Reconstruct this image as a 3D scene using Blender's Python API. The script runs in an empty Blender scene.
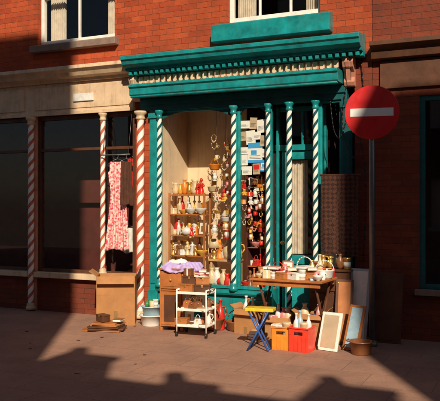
import bpy, bmesh, math, random
from mathutils import Matrix, Vector
random.seed(7)
scene=bpy.context.scene
COL=scene.collection
R=math.radians

# ------------------------------------------------------------------ materials
def newmat(name):
    m=bpy.data.materials.new(name); m.use_nodes=True
    nt=m.node_tree; b=nt.nodes['Principled BSDF']
    return m,nt,b
def mixcol(nt,a,b,fac):
    n=nt.nodes.new('ShaderNodeMix'); n.data_type='RGBA'
    if hasattr(fac,'links'): nt.links.new(fac,n.inputs[0])
    else: n.inputs[0].default_value=fac
    for s,v in ((n.inputs[6],a),(n.inputs[7],b)):
        if hasattr(v,'links'): nt.links.new(v,s)
        else: s.default_value=(*v[:3],1)
    return n.outputs[2]
def noise(nt,vec,scale,detail=5,rough=.6):
    n=nt.nodes.new('ShaderNodeTexNoise'); n.inputs['Scale'].default_value=scale
    n.inputs['Detail'].default_value=detail; n.inputs['Roughness'].default_value=rough
    nt.links.new(vec,n.inputs['Vector']); return n.outputs['Fac']
def ramp(nt,fac,a,b,c=0,d=1):
    n=nt.nodes.new('ShaderNodeMapRange'); n.inputs[1].default_value=a; n.inputs[2].default_value=b
    n.inputs[3].default_value=c; n.inputs[4].default_value=d
    nt.links.new(fac,n.inputs[0]); return n.outputs[0]
def bumpn(nt,h,b,strength,dist=.01):
    n=nt.nodes.new('ShaderNodeBump'); n.inputs['Strength'].default_value=strength; n.inputs['Distance'].default_value=dist
    nt.links.new(h,n.inputs['Height']); nt.links.new(n.outputs[0],b.inputs['Normal'])
def ocoord(nt,kind='Object'):
    return nt.nodes.new('ShaderNodeTexCoord').outputs[kind]
MC={}
def mat(name,col,rough=.55,var=.25,scale=9,bump=.15,metal=0,dirt=0.0,spec=.5,streak=0):
    if name in MC: return MC[name]
    m,nt,b=newmat(name); v=ocoord(nt)
    f=ramp(nt,noise(nt,v,scale),.3,.7)
    c=mixcol(nt,[x*(1-var) for x in col],[min(1,x*(1+var*.6)) for x in col],f)
    if dirt:
        c=mixcol(nt,c,(.05,.035,.025),ramp(nt,noise(nt,v,3.1,8,.7),.5,.72,0,dirt))
    if streak:
        mp=nt.nodes.new('ShaderNodeMapping'); mp.inputs['Scale'].default_value=(22,22,1.6); nt.links.new(v,mp.inputs[0])
        c=mixcol(nt,c,(.06,.04,.03),ramp(nt,noise(nt,mp.outputs[0],1,6,.7),.52,.75,0,streak))
    nt.links.new(c,b.inputs['Base Color'])
    nt.links.new(ramp(nt,noise(nt,v,scale*2.3,4),.3,.7,max(.02,rough-.1),min(1,rough+.15)),b.inputs['Roughness'])
    b.inputs['Metallic'].default_value=metal
    b.inputs['Specular IOR Level'].default_value=spec
    if bump: bumpn(nt,noise(nt,v,scale*8,4),b,bump,.004)
    MC[name]=m; return m
def brickmat(name,c1,c2,mort,w=.225,h=.075,ms=.01,floor=False,rough=.9,bump=.7,wob=.006,stain=.55):
    m,nt,b=newmat(name); v0=ocoord(nt)
    nz=nt.nodes.new('ShaderNodeTexNoise'); nz.inputs['Scale'].default_value=9; nt.links.new(v0,nz.inputs['Vector'])
    vm=nt.nodes.new('ShaderNodeVectorMath'); vm.operation='MULTIPLY_ADD'; vm.inputs[1].default_value=(wob*2,)*3
    nt.links.new(nz.outputs['Color'],vm.inputs[0]); nt.links.new(v0,vm.inputs[2]); v=vm.outputs[0]
    s=nt.nodes.new('ShaderNodeSeparateXYZ'); nt.links.new(v,s.inputs[0])
    k=nt.nodes.new('ShaderNodeCombineXYZ')
    if floor:
        nt.links.new(s.outputs[0],k.inputs[0]); nt.links.new(s.outputs[1],k.inputs[1])
    else:
        a=nt.nodes.new('ShaderNodeMath'); nt.links.new(s.outputs[0],a.inputs[0]); nt.links.new(s.outputs[1],a.inputs[1])
        nt.links.new(a.outputs[0],k.inputs[0]); nt.links.new(s.outputs[2],k.inputs[1])
    t=nt.nodes.new('ShaderNodeTexBrick'); nt.links.new(k.outputs[0],t.inputs['Vector'])
    t.inputs['Scale'].default_value=1; t.inputs['Brick Width'].default_value=w; t.inputs['Row Height'].default_value=h
    t.inputs['Mortar Size'].default_value=ms*.5; t.inputs['Mortar Smooth'].default_value=.6
    t.inputs['Color1'].default_value=(*c1,1); t.inputs['Color2'].default_value=(*c2,1); t.inputs['Mortar'].default_value=(*mort,1)
    c=t.outputs['Color']
    dark=(c1[0]*.22,c1[1]*.28,c1[2]*.4)
    c=mixcol(nt,c,dark,ramp(nt,noise(nt,v0,1.3,9,.72),.40,.72,0,stain))
    f3=ramp(nt,noise(nt,v0,34,5),.3,.75)
    c=mixcol(nt,c,(c1[0]*.5,c1[1]*.5,c1[2]*.5),ramp(nt,noise(nt,v0,34,5),.35,.75,0,.5))
    c=mixcol(nt,c,(c1[0]*1.05,c1[1]*1.5,c1[2]*2.2),ramp(nt,noise(nt,v0,7,6,.75),.6,.8,0,.4))
    nt.links.new(c,b.inputs['Base Color']); b.inputs['Roughness'].default_value=rough
    inv=nt.nodes.new('ShaderNodeMath'); inv.operation='SUBTRACT'; inv.inputs[0].default_value=1; nt.links.new(t.outputs['Fac'],inv.inputs[1])
    ad=nt.nodes.new('ShaderNodeMath'); ad.operation='MULTIPLY_ADD'; ad.inputs[1].default_value=.5
    nt.links.new(f3,ad.inputs[0]); nt.links.new(inv.outputs[0],ad.inputs[2])
    bumpn(nt,ad.outputs[0],b,bump,.008)
    return m
def glassmat():
    m,nt,b=newmat('window_glass'); nt.nodes.remove(b)
    tr=nt.nodes.new('ShaderNodeBsdfTransparent'); tr.inputs[0].default_value=(.98,.985,.98,1)
    gl=nt.nodes.new('ShaderNodeBsdfGlossy'); gl.inputs['Roughness'].default_value=.02
    lw=nt.nodes.new('ShaderNodeLayerWeight'); lw.inputs[0].default_value=.5
    p=nt.nodes.new('ShaderNodeMath'); p.operation='POWER'; p.inputs[1].default_value=5; nt.links.new(lw.outputs['Facing'],p.inputs[0])
    q=nt.nodes.new('ShaderNodeMath'); q.operation='MULTIPLY_ADD'; q.inputs[1].default_value=.9; q.inputs[2].default_value=.03; nt.links.new(p.outputs[0],q.inputs[0])
    mx=nt.nodes.new('ShaderNodeMixShader')
    nt.links.new(q.outputs[0],mx.inputs[0]); nt.links.new(tr.outputs[0],mx.inputs[1]); nt.links.new(gl.outputs[0],mx.inputs[2])
    nt.links.new(mx.outputs[0],nt.nodes['Material Output'].inputs[0])
    return m
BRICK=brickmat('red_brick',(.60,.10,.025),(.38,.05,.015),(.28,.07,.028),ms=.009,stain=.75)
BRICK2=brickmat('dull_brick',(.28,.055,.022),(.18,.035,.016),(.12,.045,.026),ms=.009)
PAVE=brickmat('paving',(.48,.26,.175),(.43,.23,.155),(.25,.14,.095),w=.6,h=.45,ms=.010,floor=True,rough=.85,bump=.35,wob=.008,stain=.55)
GLASS=glassmat()
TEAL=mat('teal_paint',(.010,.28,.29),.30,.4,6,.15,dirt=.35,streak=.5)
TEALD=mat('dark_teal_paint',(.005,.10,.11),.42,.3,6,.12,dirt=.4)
CREAM=mat('cream_paint',(.78,.56,.36),.55,.15,6,.15,dirt=.35,streak=.4)
PINK=mat('pink_paint',(.62,.27,.18),.55,.2,6,.15,dirt=.3,streak=.3)
WHITE=mat('white_paint',(.90,.86,.79),.45,.12,7,.12,dirt=.12,streak=.15)
STRIPE=mat('stripe_teal_paint',(.008,.075,.085),.45,.2,9,.1)
SALMON=mat('salmon_paint',(.58,.13,.07),.45,.2,9,.1)
WALLC=mat('cream_plaster',(.92,.70,.47),.85,.12,4,.2,dirt=.1,streak=.3)
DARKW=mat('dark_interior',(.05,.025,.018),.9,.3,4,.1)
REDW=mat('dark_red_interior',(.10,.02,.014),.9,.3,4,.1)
WOOD=mat('orange_wood',(.48,.165,.045),.42,.35,5,.2,streak=.3)
DWOOD=mat('dark_wood',(.11,.04,.018),.5,.35,5,.2)
PLY=mat('pale_wood',(.62,.38,.19),.6,.25,5,.2)
CARD=mat('cardboard',(.48,.22,.08),.85,.2,4,.2,dirt=.3)
METAL=mat('grey_metal',(.22,.22,.23),.4,.2,9,.1,metal=.7,dirt=.3)
ASPH=mat('asphalt',(.055,.045,.042),.9,.4,14,.6)
KERB=mat('kerb_stone',(.28,.19,.15),.85,.3,7,.5)
GROUNDM=mat('ground_soil',(.10,.08,.06),.95,.3,.5,.3)
SLATE=mat('roof_slate',(.06,.06,.07),.7,.3,5,.4)
PAPER=mat('paper',(.88,.86,.80),.7,.08,5,0)
BLUEP=mat('blue_print',(.05,.36,.74),.6,.2,5,0)
INK=mat('black_ink',(.03,.03,.035),.6,.1,5,0)
CURT=mat('net_curtain',(.74,.64,.52),.9,.2,14,.3)

PAL={'white':(.88,.85,.80),'cream':(.80,.62,.38),'red':(.72,.03,.02),'coral':(.88,.06,.03),'orange':(.90,.28,.03),'yellow':(.92,.60,.04),
'blue':(.04,.13,.45),'pale blue':(.40,.58,.70),'green':(.05,.24,.09),'brown':(.26,.095,.035),'pink':(.80,.30,.30),
'purple':(.22,.09,.38),'black':(.02,.02,.022),'brass':(.85,.52,.14),'terracotta':(.54,.18,.07),'grey':(.3,.3,.3),'gold':(.88,.48,.08)}
def pm(c):
    if c=='brass': return mat('brass_metal',PAL[c],.32,.2,9,.05,metal=.8)
    return mat(c.replace(' ','_')+'_glaze',PAL[c],.3,.25,12,.08,dirt=.2)
def cm(c): return mat(c.replace(' ','_')+'_fabric',PAL[c],.9,.3,10,.5)

# ------------------------------------------------------------------ mesh builder
class MB:
    def __init__(s): s.bm=bmesh.new()
    def _tag(s,fs,m,sm):
        for f in fs: f.material_index=m; f.smooth=sm
    def box(s,x0,x1,y0,y1,z0,z1,m=0,M=None):
        c=[(x,y,z) for x in (x0,x1) for y in (y0,y1) for z in (z0,z1)]
        v=[s.bm.verts.new(M@Vector(p) if M else p) for p in c]
        fs=[s.bm.faces.new([v[i] for i in q]) for q in ((0,1,3,2),(4,6,7,5),(0,4,5,1),(2,3,7,6),(0,2,6,4),(1,5,7,3))]
        s._tag(fs,m,False); return s
    def prism(s,pts,x0,x1,m=0,axis='x'):
        def P(a,b,t):
            return (t,a,b) if axis=='x' else ((a,t,b) if axis=='y' else (a,b,t))
        A=[s.bm.verts.new(P(a,b,x0)) for a,b in pts]; B=[s.bm.verts.new(P(a,b,x1)) for a,b in pts]
        n=len(pts); fs=[s.bm.faces.new(A),s.bm.faces.new(B[::-1])]
        for i in range(n): fs.append(s.bm.faces.new((A[i],A[(i+1)%n],B[(i+1)%n],B[i])))
        s._tag(fs,m,False); return s
    def lathe(s,prof,c=(0,0,0),seg=18,m=0,M=None,sm=True):
        rings=[]
        for r,z in prof:
            ring=[]
            for i in range(seg):
                a=2*math.pi*i/seg; p=Vector((c[0]+max(r,.0005)*math.cos(a),c[1]+max(r,.0005)*math.sin(a),c[2]+z))
                ring.append(s.bm.verts.new(M@p if M else p))
            rings.append(ring)
        fs=[]
        for a,b in zip(rings,rings[1:]):
            for i in range(seg):
                fs.append(s.bm.faces.new((a[i],a[(i+1)%seg],b[(i+1)%seg],b[i])))
        s._tag(fs,m,sm)
        e=[s.bm.faces.new(rings[0][::-1]),s.bm.faces.new(rings[-1])]
        s._tag(e,m,False); return s
    def tube(s,p,q,r,seg=10,m=0,r2=None):
        p=Vector(p);q=Vector(q);d=q-p; M=Matrix.Translation(p)@d.to_track_quat('Z','Y').to_matrix().to_4x4()
        return s.lathe([(r,0),(r2 or r,d.length)],seg=seg,m=m,M=M)
    def path(s,pts,r,seg=8,m=0):
        for a,b in zip(pts,pts[1:]): s.tube(a,b,r,seg,m)
        return s
    def ball(s,c,r,m=0,sc=(1,1,1)):
        prof=[(r*sc[0]*math.sin(math.pi*i/10),-r*sc[2]*math.cos(math.pi*i/10)) for i in range(11)]
        return s.lathe(prof,c,14,m)
    def done(s,name,mats,parent=None,loc=None,rot=None,bevel=0,world=False):
        bmesh.ops.recalc_face_normals(s.bm,faces=s.bm.faces)
        me=bpy.data.meshes.new(name); s.bm.to_mesh(me); s.bm.free()
        for m in (mats if isinstance(mats,(list,tuple)) else [mats]): me.materials.append(m)
        o=bpy.data.objects.new(name,me); COL.objects.link(o)
        if loc: o.location=loc
        if rot: o.rotation_euler=rot
        if parent:
            o.parent=parent
            if world: o.matrix_parent_inverse=Matrix.Translation(-Vector(parent.location))
        if bevel:
            b=o.modifiers.new('Bevel','BEVEL'); b.width=bevel; b.segments=2; b.limit_method='ANGLE'; b.angle_limit=R(40)
        return o
def thing(name,label,cat,loc=(0,0,0),rz=0,group=None):
    o=bpy.data.objects.new(name,None); o.empty_display_size=.1; COL.objects.link(o)
    o.location=loc; o.rotation_euler=(0,0,rz); info(o,label,cat,group); return o
def info(o,label,cat,group=None):
    o['label']=label; o['category']=cat
    if group: o['group']=group
    return o
def structure(o): o['kind']='structure'; return o

# ------------------------------------------------------------------ ground
KY=-4.3
structure(MB().box(-150,150,-150,150,-.5,-.13).done('ground',GROUNDM))
structure(MB().box(-60,60,-9.6,KY-.14,-.128,-.11).done('road',ASPH))
structure(MB().box(-60,60,KY,12,-.126,0).done('pavement',PAVE))
structure(MB().box(-60,60,-12,-9.75,-.126,.002).done('far_pavement',PAVE))
k=MB()
x=-20
while x<20:
    k.box(x+.006,x+.90,KY-.14,KY-.002,-.125,.006+random.uniform(-.002,.002)); x+=.912
structure(k.done('kerb',KERB,bevel=.012))

# ------------------------------------------------------------------ building helpers
def wall_open(mb,x0,x1,z0,z1,y0,y1,ops,m=0):
    cx=x0
    for a,b,c,d in ops:
        if a>cx: mb.box(cx,a,y0,y1,z0,z1,m)
        if c>z0: mb.box(a,b,y0,y1,z0,c,m)
        if d<z1: mb.box(a,b,y0,y1,d,z1,m)
        cx=b
    if cx<x1: mb.box(cx,x1,y0,y1,z0,z1,m)
def sash(par,x0,x1,z0,z1,y=.09,fm=WHITE,bars=1,sillm=None,sz=(.1,.2),slope=.05,over=.1):
    w=.055; zm=(z0+z1)/2
    win=MB(); win.box(x0,x0+w,y,y+.07,z0,z1).box(x1-w,x1,y,y+.07,z0,z1).box(x0+w,x1-w,y,y+.07,z0,z0+.07).box(x0+w,x1-w,y,y+.07,z1-w,z1)
    win.box(x0+w,x1-w,y-.003,y+.06,zm-.025,zm+.025)
    for i in range(bars):
        bx=x0+(x1-x0)*(i+1)/(bars+1); win.box(bx-.014,bx+.014,y+.012,y+.055,z0+.07,z1-w)
    wo=win.done('window',fm,par,bevel=.004,world=True)
    g=MB().box(x0+w-.01,x1-w+.01,y+.03,y+.036,z0+.05,z1-w+.01).done('window_pane',GLASS); g.parent=wo
    n=40
    for s0,s1 in ((x0+w,x0+w+(x1-x0)*.20),(x1-w-(x1-x0)*.16,x1-w)):
        c=MB()
        pts=[(s0+(s1-s0)*i/n, y+.16+.018*math.sin(i*1.3)) for i in range(n+1)]
        c.prism(pts+[(a,b+.005) for a,b in pts[::-1]],z0+.02,z1,axis='z')
        co=c.done('curtain',CURT); co.parent=wo
    if sillm:
        h=sz[0]
        s=MB().prism([(-sz[1],z0-h),(-sz[1],z0-slope),(-sz[1]+.02,z0-slope+.012),(y+.02,z0-.002),(y+.02,z0-h)],x0-over,x1+over)
        so=s.done('sill',sillm,bevel=.006); so.parent=wo
    return wo
def pole(par,x,y,z0,z1,r=.038,stripe=STRIPE,capm=TEAL,pitch=.27,name='pole'):
    mb=MB(); bm=mb.bm; seg=24; dz=.015; n=int((z1-z0-.2)/dz); rings=[]
    zb=z0+.1; ph=random.uniform(0,3)
    for j in range(n+1):
        tw=ph+2*math.pi*j*dz/pitch; ring=[]
        for i in range(seg):
            a=2*math.pi*i/seg; rr=r*(1+.09*abs(math.sin(a)) ) 
            ring.append(bm.verts.new((x+rr*math.cos(a+tw),y+rr*math.sin(a+tw),zb+j*dz)))
        rings.append(ring)
    for a,b in zip(rings,rings[1:]):
        for i in range(seg):
            f=bm.faces.new((a[i],a[(i+1)%seg],b[(i+1)%seg],b[i])); f.smooth=True
            f.material_index=1 if (i%12)>=7 else 0
    zt=zb+n*dz
    mb.lathe([(r*1.7,0),(r*1.7,.045),(r*1.3,.055),(r*1.5,.075),(r*1.05,.1),(r*1.05,.104)],(x,y,z0),20,2)
    mb.lathe([(r*1.05,-.004),(r*1.15,.0),(r*1.5,.02),(r*1.15,.035),(r*1.3,.06),(r*1.85,.085),(r*1.85,z1-zt)],(x,y,zt),20,2)
    return mb.done(name,[WHITE,stripe,capm],par,world=True)
def console(par,x,w,y,z0,z1,m,name='bracket'):
    h=z1-z0
    pts=[(y,z0),(y-.05,z0+.01),(y-.075,z0+.05*h/.3),(y-.05,z0+.10*h/.3),(y-.07,z0+.15*h/.3),(y-.14,z0+.2*h/.3),(y-.17,z0+.25*h/.3),(y-.15,z1),(y,z1)]
    return MB().prism(pts,x-w/2,x+w/2).prism([(p[0]-.012,p[1]) for p in pts[1:-1]],x-w/5,x+w/5).done(name,m,par,bevel=.006,world=True)

# ------------------------------------------------------------------ MAIN SHOP
B=thing('shop_building','red brick shop with teal shopfront and candy-striped poles','shop',(.35,0,0))
mb=MB(); wall_open(mb,-1.3,2.0,3.42,6.6,0,.25,[(.10,1.36,3.80,5.5)]); mb.done('brick_wall',BRICK,B,world=True)
MB().box(-1.3,-1.06,.02,.25,0,3.42).done('pier',BRICK,B,world=True)
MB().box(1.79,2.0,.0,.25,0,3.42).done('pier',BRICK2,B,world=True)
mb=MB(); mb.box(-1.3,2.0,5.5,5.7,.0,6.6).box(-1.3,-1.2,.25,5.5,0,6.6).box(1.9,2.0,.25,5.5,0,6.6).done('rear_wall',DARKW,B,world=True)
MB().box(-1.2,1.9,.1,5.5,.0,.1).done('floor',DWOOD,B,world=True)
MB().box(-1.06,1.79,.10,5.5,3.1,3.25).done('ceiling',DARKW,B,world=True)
MB().prism([(-.15,6.6),(2.8,8.4),(5.8,6.6)],-1.3,2.0).done('roof',SLATE,B,world=True)
sash(B,.10,1.36,3.96,5.5,bars=2,sillm=TEAL,sz=(.27,.16),slope=.06,over=.16)
c=MB()
c.prism([(0,3.62),(-.36,3.575),(-.385,3.565),(-.385,3.52),(-.36,3.50),(-.345,3.46),(-.30,3.43),(-.26,3.425),(-.25,3.39),(-.16,3.385),(-.16,3.34),(0,3.34)],-1.30,1.93)
x=-1.26
while x<1.88:
    c.box(x,x+.045,-.235,-.161,3.335,3.384,0); x+=.082
c.done('cornice',TEAL,B,bevel=.003,world=True)
f=MB(); f.box(-1.18,1.62,-.10,.02,3.20,3.338,0)
x=-1.16
while x<1.58:
    f.prism([(x,3.235),(x+.028,3.215),(x+.056,3.235),(x+.056,3.32),(x,3.32)],-.135,-.101,1,axis='y'); x+=.088
f.done('frieze',[PINK,CREAM],B,bevel=.003,world=True)
a=MB(); a.prism([(-.02,3.195),(-.30,3.195),(-.325,3.18),(-.325,3.155),(-.30,3.14),(-.30,3.055),(-.285,3.04),(-.02,3.04)],-1.21,1.66)
a.tube((-1.2,-.27,3.03),(1.65,-.27,3.03),.018)
a.done('awning_box',TEAL,B,bevel=.003,world=True)
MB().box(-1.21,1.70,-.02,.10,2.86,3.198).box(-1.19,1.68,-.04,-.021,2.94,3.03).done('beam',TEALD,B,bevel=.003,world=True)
console(B,-1.25,.11,-.0,3.0,3.338,CREAM); console(B,1.74,.13,-.0,3.0,3.338,PINK)
for x0,x1 in ((-.90,.17),(.25,.66)):
    v=MB(); n=24; pts=[(x0,2.859),(x0,2.72)]
    for i in range(n+1):
        t=i/n; pts.append((x0+.02+(x1-x0-.04)*t, 2.74+.10*(1-abs(2*t-1)**2.6)))
    pts+=[(x1,2.72),(x1,2.859)]
    v.prism(pts,.012,.04,axis='y')
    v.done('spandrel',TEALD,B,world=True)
def pil(x0,x1,z1=2.858,y=-.03,m=TEAL,z0=0):
    p=MB().box(x0,x1,y,.08,z0+.0,z1).box(x0-.012,x1+.012,y-.018,y-.0005,z0,z0+.42)
    p.box(x0+.02,x1-.02,y-.010,y-.0005,z0+.5,z1-.16).box(x0-.012,x1+.012,y-.02,y-.0005,z1-.10,z1-.03)
    return p.done('pilaster',m,B,bevel=.004,world=True)
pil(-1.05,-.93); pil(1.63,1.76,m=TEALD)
MB().box(.185,.245,-.0,.07,.48,2.858).done('mullion',TEAL,B,bevel=.004,world=True)
MB().box(.665,.72,-.0,.07,.1,2.858).done('mullion',TEAL,B,bevel=.004,world=True)
MB().box(.665,.70,.32,.40,.1,2.858).done('mullion',TEAL,B,bevel=.004,world=True)
MB().box(1.285,1.345,-.0,.07,.1,2.858).done('mullion',TEAL,B,bevel=.004,world=True)
MB().box(1.31,1.345,.32,.40,.1,2.858).done('mullion',TEAL,B,bevel=.004,world=True)
for x0,x1 in ((-.93,.665),(1.345,1.63)):
    s=MB().box(x0,x1,.0,.07,.06,.40).box(x0,x1,-.02,.08,0.0,.06)
    w=(x1-x0); nn=3 if w>1 else 1
    for i in range(nn):
        s.box(x0+.05+i*w/nn,x0-.05+(i+1)*w/nn,-.012,-.0005,.12,.35)
    s.prism([(-.07,.43),(-.07,.455),(.09,.48),(.09,.401),(-.05,.401)],x0,x1)
    s.done('stall_riser',TEAL,B,bevel=.004,world=True)
for (x0,x1) in ((-.93,.185),(.245,.665),(1.345,1.63)):
    w=MB().box(x0,x0+.035,.01,.06,.481,2.858).box(x1-.03,x1,.01,.06,.481,2.858).box(x0+.035,x1-.03,.01,.06,.481,.52)
    w.box(x0+.035,x1-.03,.01,.06,2.83,2.858)
    wo=w.done('window',TEAL,B,bevel=.003,world=True)
    g=MB().box(x0+.03,x1-.02,.044,.05,.51,2.84).done('window_pane',GLASS); g.parent=wo
for xr in (.685,1.325):
    MB().box(xr-.012,xr+.012,.07,.32,.1,.48).done('return_panel',TEAL,B,world=True)
    MB().box(xr-.003,xr+.003,.07,.32,.48,2.858).done('return_pane',GLASS,B,world=True)
MB().box(.72,1.285,-.02,.40,.0,.105).done('step',KERB,B,bevel=.008,world=True)
d=MB(); dx0,dx1=.73,1.29
d.box(dx0,dx0+.06,.36,.41,.11,2.28).box(dx1-.075,dx1,.36,.41,.11,2.28).box(dx0+.06,dx1-.075,.36,.41,.11,.32).box(dx0+.06,dx1-.075,.36,.41,.80,.92)
d.box(dx0+.06,dx1-.075,.375,.40,.32,.80).box(dx0+.06,dx1-.075,.36,.41,2.17,2.28)
do=d.done('door',TEAL,B,bevel=.004,world=True)
MB().box(dx0+.055,dx1-.07,.383,.389,.915,2.175).done('door_pane',GLASS).parent=do
MB().tube((dx0+.03,.36,1.08),(dx0+.03,.31,1.08),.012).ball((dx0+.03,.30,1.08),.028).done('handle',pm('brass')).parent=do
n=60; pts=[(.80+.26*i/n,.44+.012*math.sin(i*1.2)+.006*math.sin(i*.37)) for i in range(n+1)]
MB().prism(pts+[(a_,b_+.004) for a_,b_ in pts[::-1]],.93,2.16,axis='z').done('curtain',CURT).parent=do  # pale curtain added to stand in for sunlit reflections in the door panes
t=MB().box(.70,1.31,.33,.42,2.285,2.36).box(.70,1.31,.35,.41,2.80,2.858).box(1.0,1.03,.36,.41,2.36,2.80).done('transom',TEAL,B,bevel=.004,world=True)
MB().box(.70,1.31,.383,.389,2.36,2.80).done('transom_pane',GLASS).parent=t
pole(B,-1.17,-.07,.02,2.86,.048,SALMON,CREAM,pitch=.34)
pole(B,-.885,-.05,.46,2.858,.032)
pole(B,.215,-.05,.46,2.858,.033)
pole(B,.69,-.045,.46,2.858,.028)
pole(B,.975,-.05,.105,2.858,.033)
pole(B,1.315,-.05,.105,2.858,.031)
MB().box(-.95,-.92,.08,.90,.5,3.09).box(-.92,.02,.87,.90,.5,3.09).done('display_wall',WALLC,B,world=True)
MB().box(-.92,.66,.09,.868,.46,.50).box(-.92,.66,.868,.9,.1,.5).done('display_floor',PLY,B,bevel=.003,world=True)
MB().box(1.34,1.345,.5,1.6,.1,3.09).done('inner_partition',DARKW,B,world=True)

# ------------------------------------------------------------------ LEFT NEIGHBOUR
L=thing('shop_building','brick shop with cream fascia and dark clothes window','shop',(-3.9,0,0))
mb=MB(); wall_open(mb,-6.6,-1.303,3.42,6.4,.005,.25,[(-6.0,-4.7,3.90,5.4),(-3.0,-1.64,3.90,5.4)]); mb.done('brick_wall',BRICK,L,world=True)
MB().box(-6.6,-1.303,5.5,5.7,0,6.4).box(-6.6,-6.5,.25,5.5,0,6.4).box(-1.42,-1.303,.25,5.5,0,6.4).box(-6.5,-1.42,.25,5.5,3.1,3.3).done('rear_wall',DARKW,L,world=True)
MB().prism([(-.15,6.4),(2.8,8.2),(5.8,6.4)],-6.6,-1.303).done('roof',SLATE,L,world=True)
sash(L,-3.0,-1.64,3.95,5.4,bars=1,sillm=KERB,sz=(.12,.10),slope=.03,over=.07)
sash(L,-6.0,-4.7,3.95,5.4,bars=1,sillm=KERB,sz=(.12,.10),slope=.03,over=.07)
c=MB().prism([(0.004,3.58),(-.24,3.55),(-.25,3.50),(-.20,3.46),(-.17,3.41),(-.10,3.39),(-.08,3.35),(0.004,3.35)],-6.6,-1.305)
c.done('cornice',CREAM,L,bevel=.003,world=True)
f=MB().box(-6.55,-1.31,-.04,.10,2.90,3.349).box(-6.5,-3.2,-.052,-.041,2.97,3.30,1).box(-3.0,-1.36,-.052,-.041,2.97,3.30,1).box(-6.55,-1.31,-.07,-.041,2.88,2.93)
f.done('fascia',[CREAM,CREAM],L,bevel=.004,world=True)
MB().box(-2.30,-1.95,-.075,-.053,3.06,3.17).done('plaque',pm('white'),L,bevel=.008,world=True)
for xa in (-6.6,-4.4,-3.12):
    MB().box(xa,xa+.12,-.03,.1,0,2.879).done('pilaster',PINK,L,bevel=.004,world=True)
for x0,x1 in ((-6.48,-4.4),(-4.28,-3.12),(-3.0,-1.303)):
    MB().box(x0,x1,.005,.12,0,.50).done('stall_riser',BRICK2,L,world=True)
    MB().box(x0,x1,-.09,.14,.501,.58).done('window_sill',CREAM,L,bevel=.006,world=True)
    w=MB().box(x0,x0+.05,.02,.08,.581,2.88).box(x1-.05,x1,.02,.08,.581,2.88).box(x0+.05,x1-.05,.02,.08,2.82,2.88).box(x0+.05,x1-.05,.02,.08,.581,.63)
    w.box(x0+.05,x1-.05,.02,.08,2.36,2.40)
    wo=w.done('window',DWOOD,L,bevel=.003,world=True)
    MB().box(x0+.04,x1-.04,.046,.052,.62,2.83).done('window_pane',GLASS).parent=wo
pole(L,-1.80,-.05,.58,2.87,.034,SALMON,CREAM,pitch=.30)
pole(L,-3.06,-.07,.02,2.87,.042,SALMON,CREAM,pitch=.30)
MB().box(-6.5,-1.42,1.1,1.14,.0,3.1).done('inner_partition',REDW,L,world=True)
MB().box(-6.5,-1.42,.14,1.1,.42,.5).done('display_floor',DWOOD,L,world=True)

# ------------------------------------------------------------------ RIGHT NEIGHBOUR
N=thing('shop_building','shaded brick shop with dark green window frames','shop',(4.5,0,0))
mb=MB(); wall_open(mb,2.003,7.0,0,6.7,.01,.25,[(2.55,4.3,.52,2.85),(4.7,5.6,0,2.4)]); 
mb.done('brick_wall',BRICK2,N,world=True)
MB().box(2.003,7.0,5.5,5.7,0,6.7).box(6.9,7,.25,5.5,0,6.7).box(2.02,6.9,1.2,1.25,0,6.6).done('rear_wall',DARKW,N,world=True)
MB().prism([(-.15,6.7),(2.8,8.5),(5.8,6.7)],2.003,7.0).done('roof',SLATE,N,world=True)
MB().prism([(.009,3.52),(-.2,3.49),(-.2,3.44),(-.12,3.40),(-.10,3.30),(.009,3.28)],2.01,7.0).box(2.1,6.9,-.03,.009,2.95,3.279).done('fascia',DWOOD,N,bevel=.004,world=True)
w=MB().box(2.55,2.61,.03,.09,.6,2.85).box(4.24,4.3,.03,.09,.6,2.85).box(2.61,4.24,.03,.09,.6,.66).box(2.61,4.24,.03,.09,2.79,2.85).box(3.4,3.45,.03,.09,.66,2.79).done('window',TEALD,N,bevel=.004,world=True)
MB().box(2.6,4.25,.055,.061,.65,2.8).done('window_pane',GLASS).parent=w
MB().box(2.50,4.35,-.06,.1,.53,.598).done('sill',KERB,N,bevel=.006,world=True)
MB().box(4.7,5.6,.1,.15,0,2.4).box(4.8,5.5,.085,.0995,.2,.9).box(4.8,5.5,.085,.0995,1.1,2.2).done('door',DWOOD,N,bevel=.004,world=True)

# ------------------------------------------------------------------ OPPOSITE SIDE (unseen houses behind the viewer, added to cast shadows into view)
def opp(x0,x1,h,lab,ridge=1.6,depth=6,chim=()):
    o=thing('shadow_house',lab,'house',((x0+x1)/2,-12,0))
    ops=[];x=x0+.8
    while x+1.1<x1-.4: ops.append((x,x+1.1,.9,2.3)); x+=2.3
    mb=MB(); wall_open(mb,x0,x1,0,h,-12.3,-12,ops); mb.done('wall',BRICK2,o,world=True)
    MB().box(x0,x1,-12-depth,-12.31,0,h).done('rear_block',DARKW,o,world=True)
    MB().prism([(-12.1-depth,h+.02),(-12-depth/2,h+ridge),(-11.9,h+.02)],x0,x1).done('roof',SLATE,o,world=True)
    for cx,cw,ch in chim: MB().box(cx-cw/2,cx+cw/2,-12.9,-12.3,h,h+ch).box(cx-cw/2-.05,cx+cw/2+.05,-12.95,-12.25,h+ch,h+ch+.1).lathe([(.12,0),(.1,.4)],(cx,-12.6,h+ch+.1)).done('shadow_chimney',BRICK2,o,world=True)  # chimneys added to break up the house's shadow edge on the pavement
    for a,b,c_,d_ in ops:
        MB().box(a,b,-12.2,-12.14,c_,d_).box(a-.05,b+.05,-12.0,-11.92,c_-.1,c_).done('window',WHITE,o,world=True)
        for z in range(1,int(h/2.9)):
            MB().box(a,b,-11.998,-11.95,c_+2.8*z,d_+2.8*z).done('window',WHITE,o,world=True)
opp(-9,4.60,13.4,'unseen tall brick house added to shade the left side')
opp(4.62,9.15,6.95,'unseen low brick house added to shade the foreground',1.2,chim=((5.35,.55,.8),(6.5,.4,.35),(8.1,.6,.7)))
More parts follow.
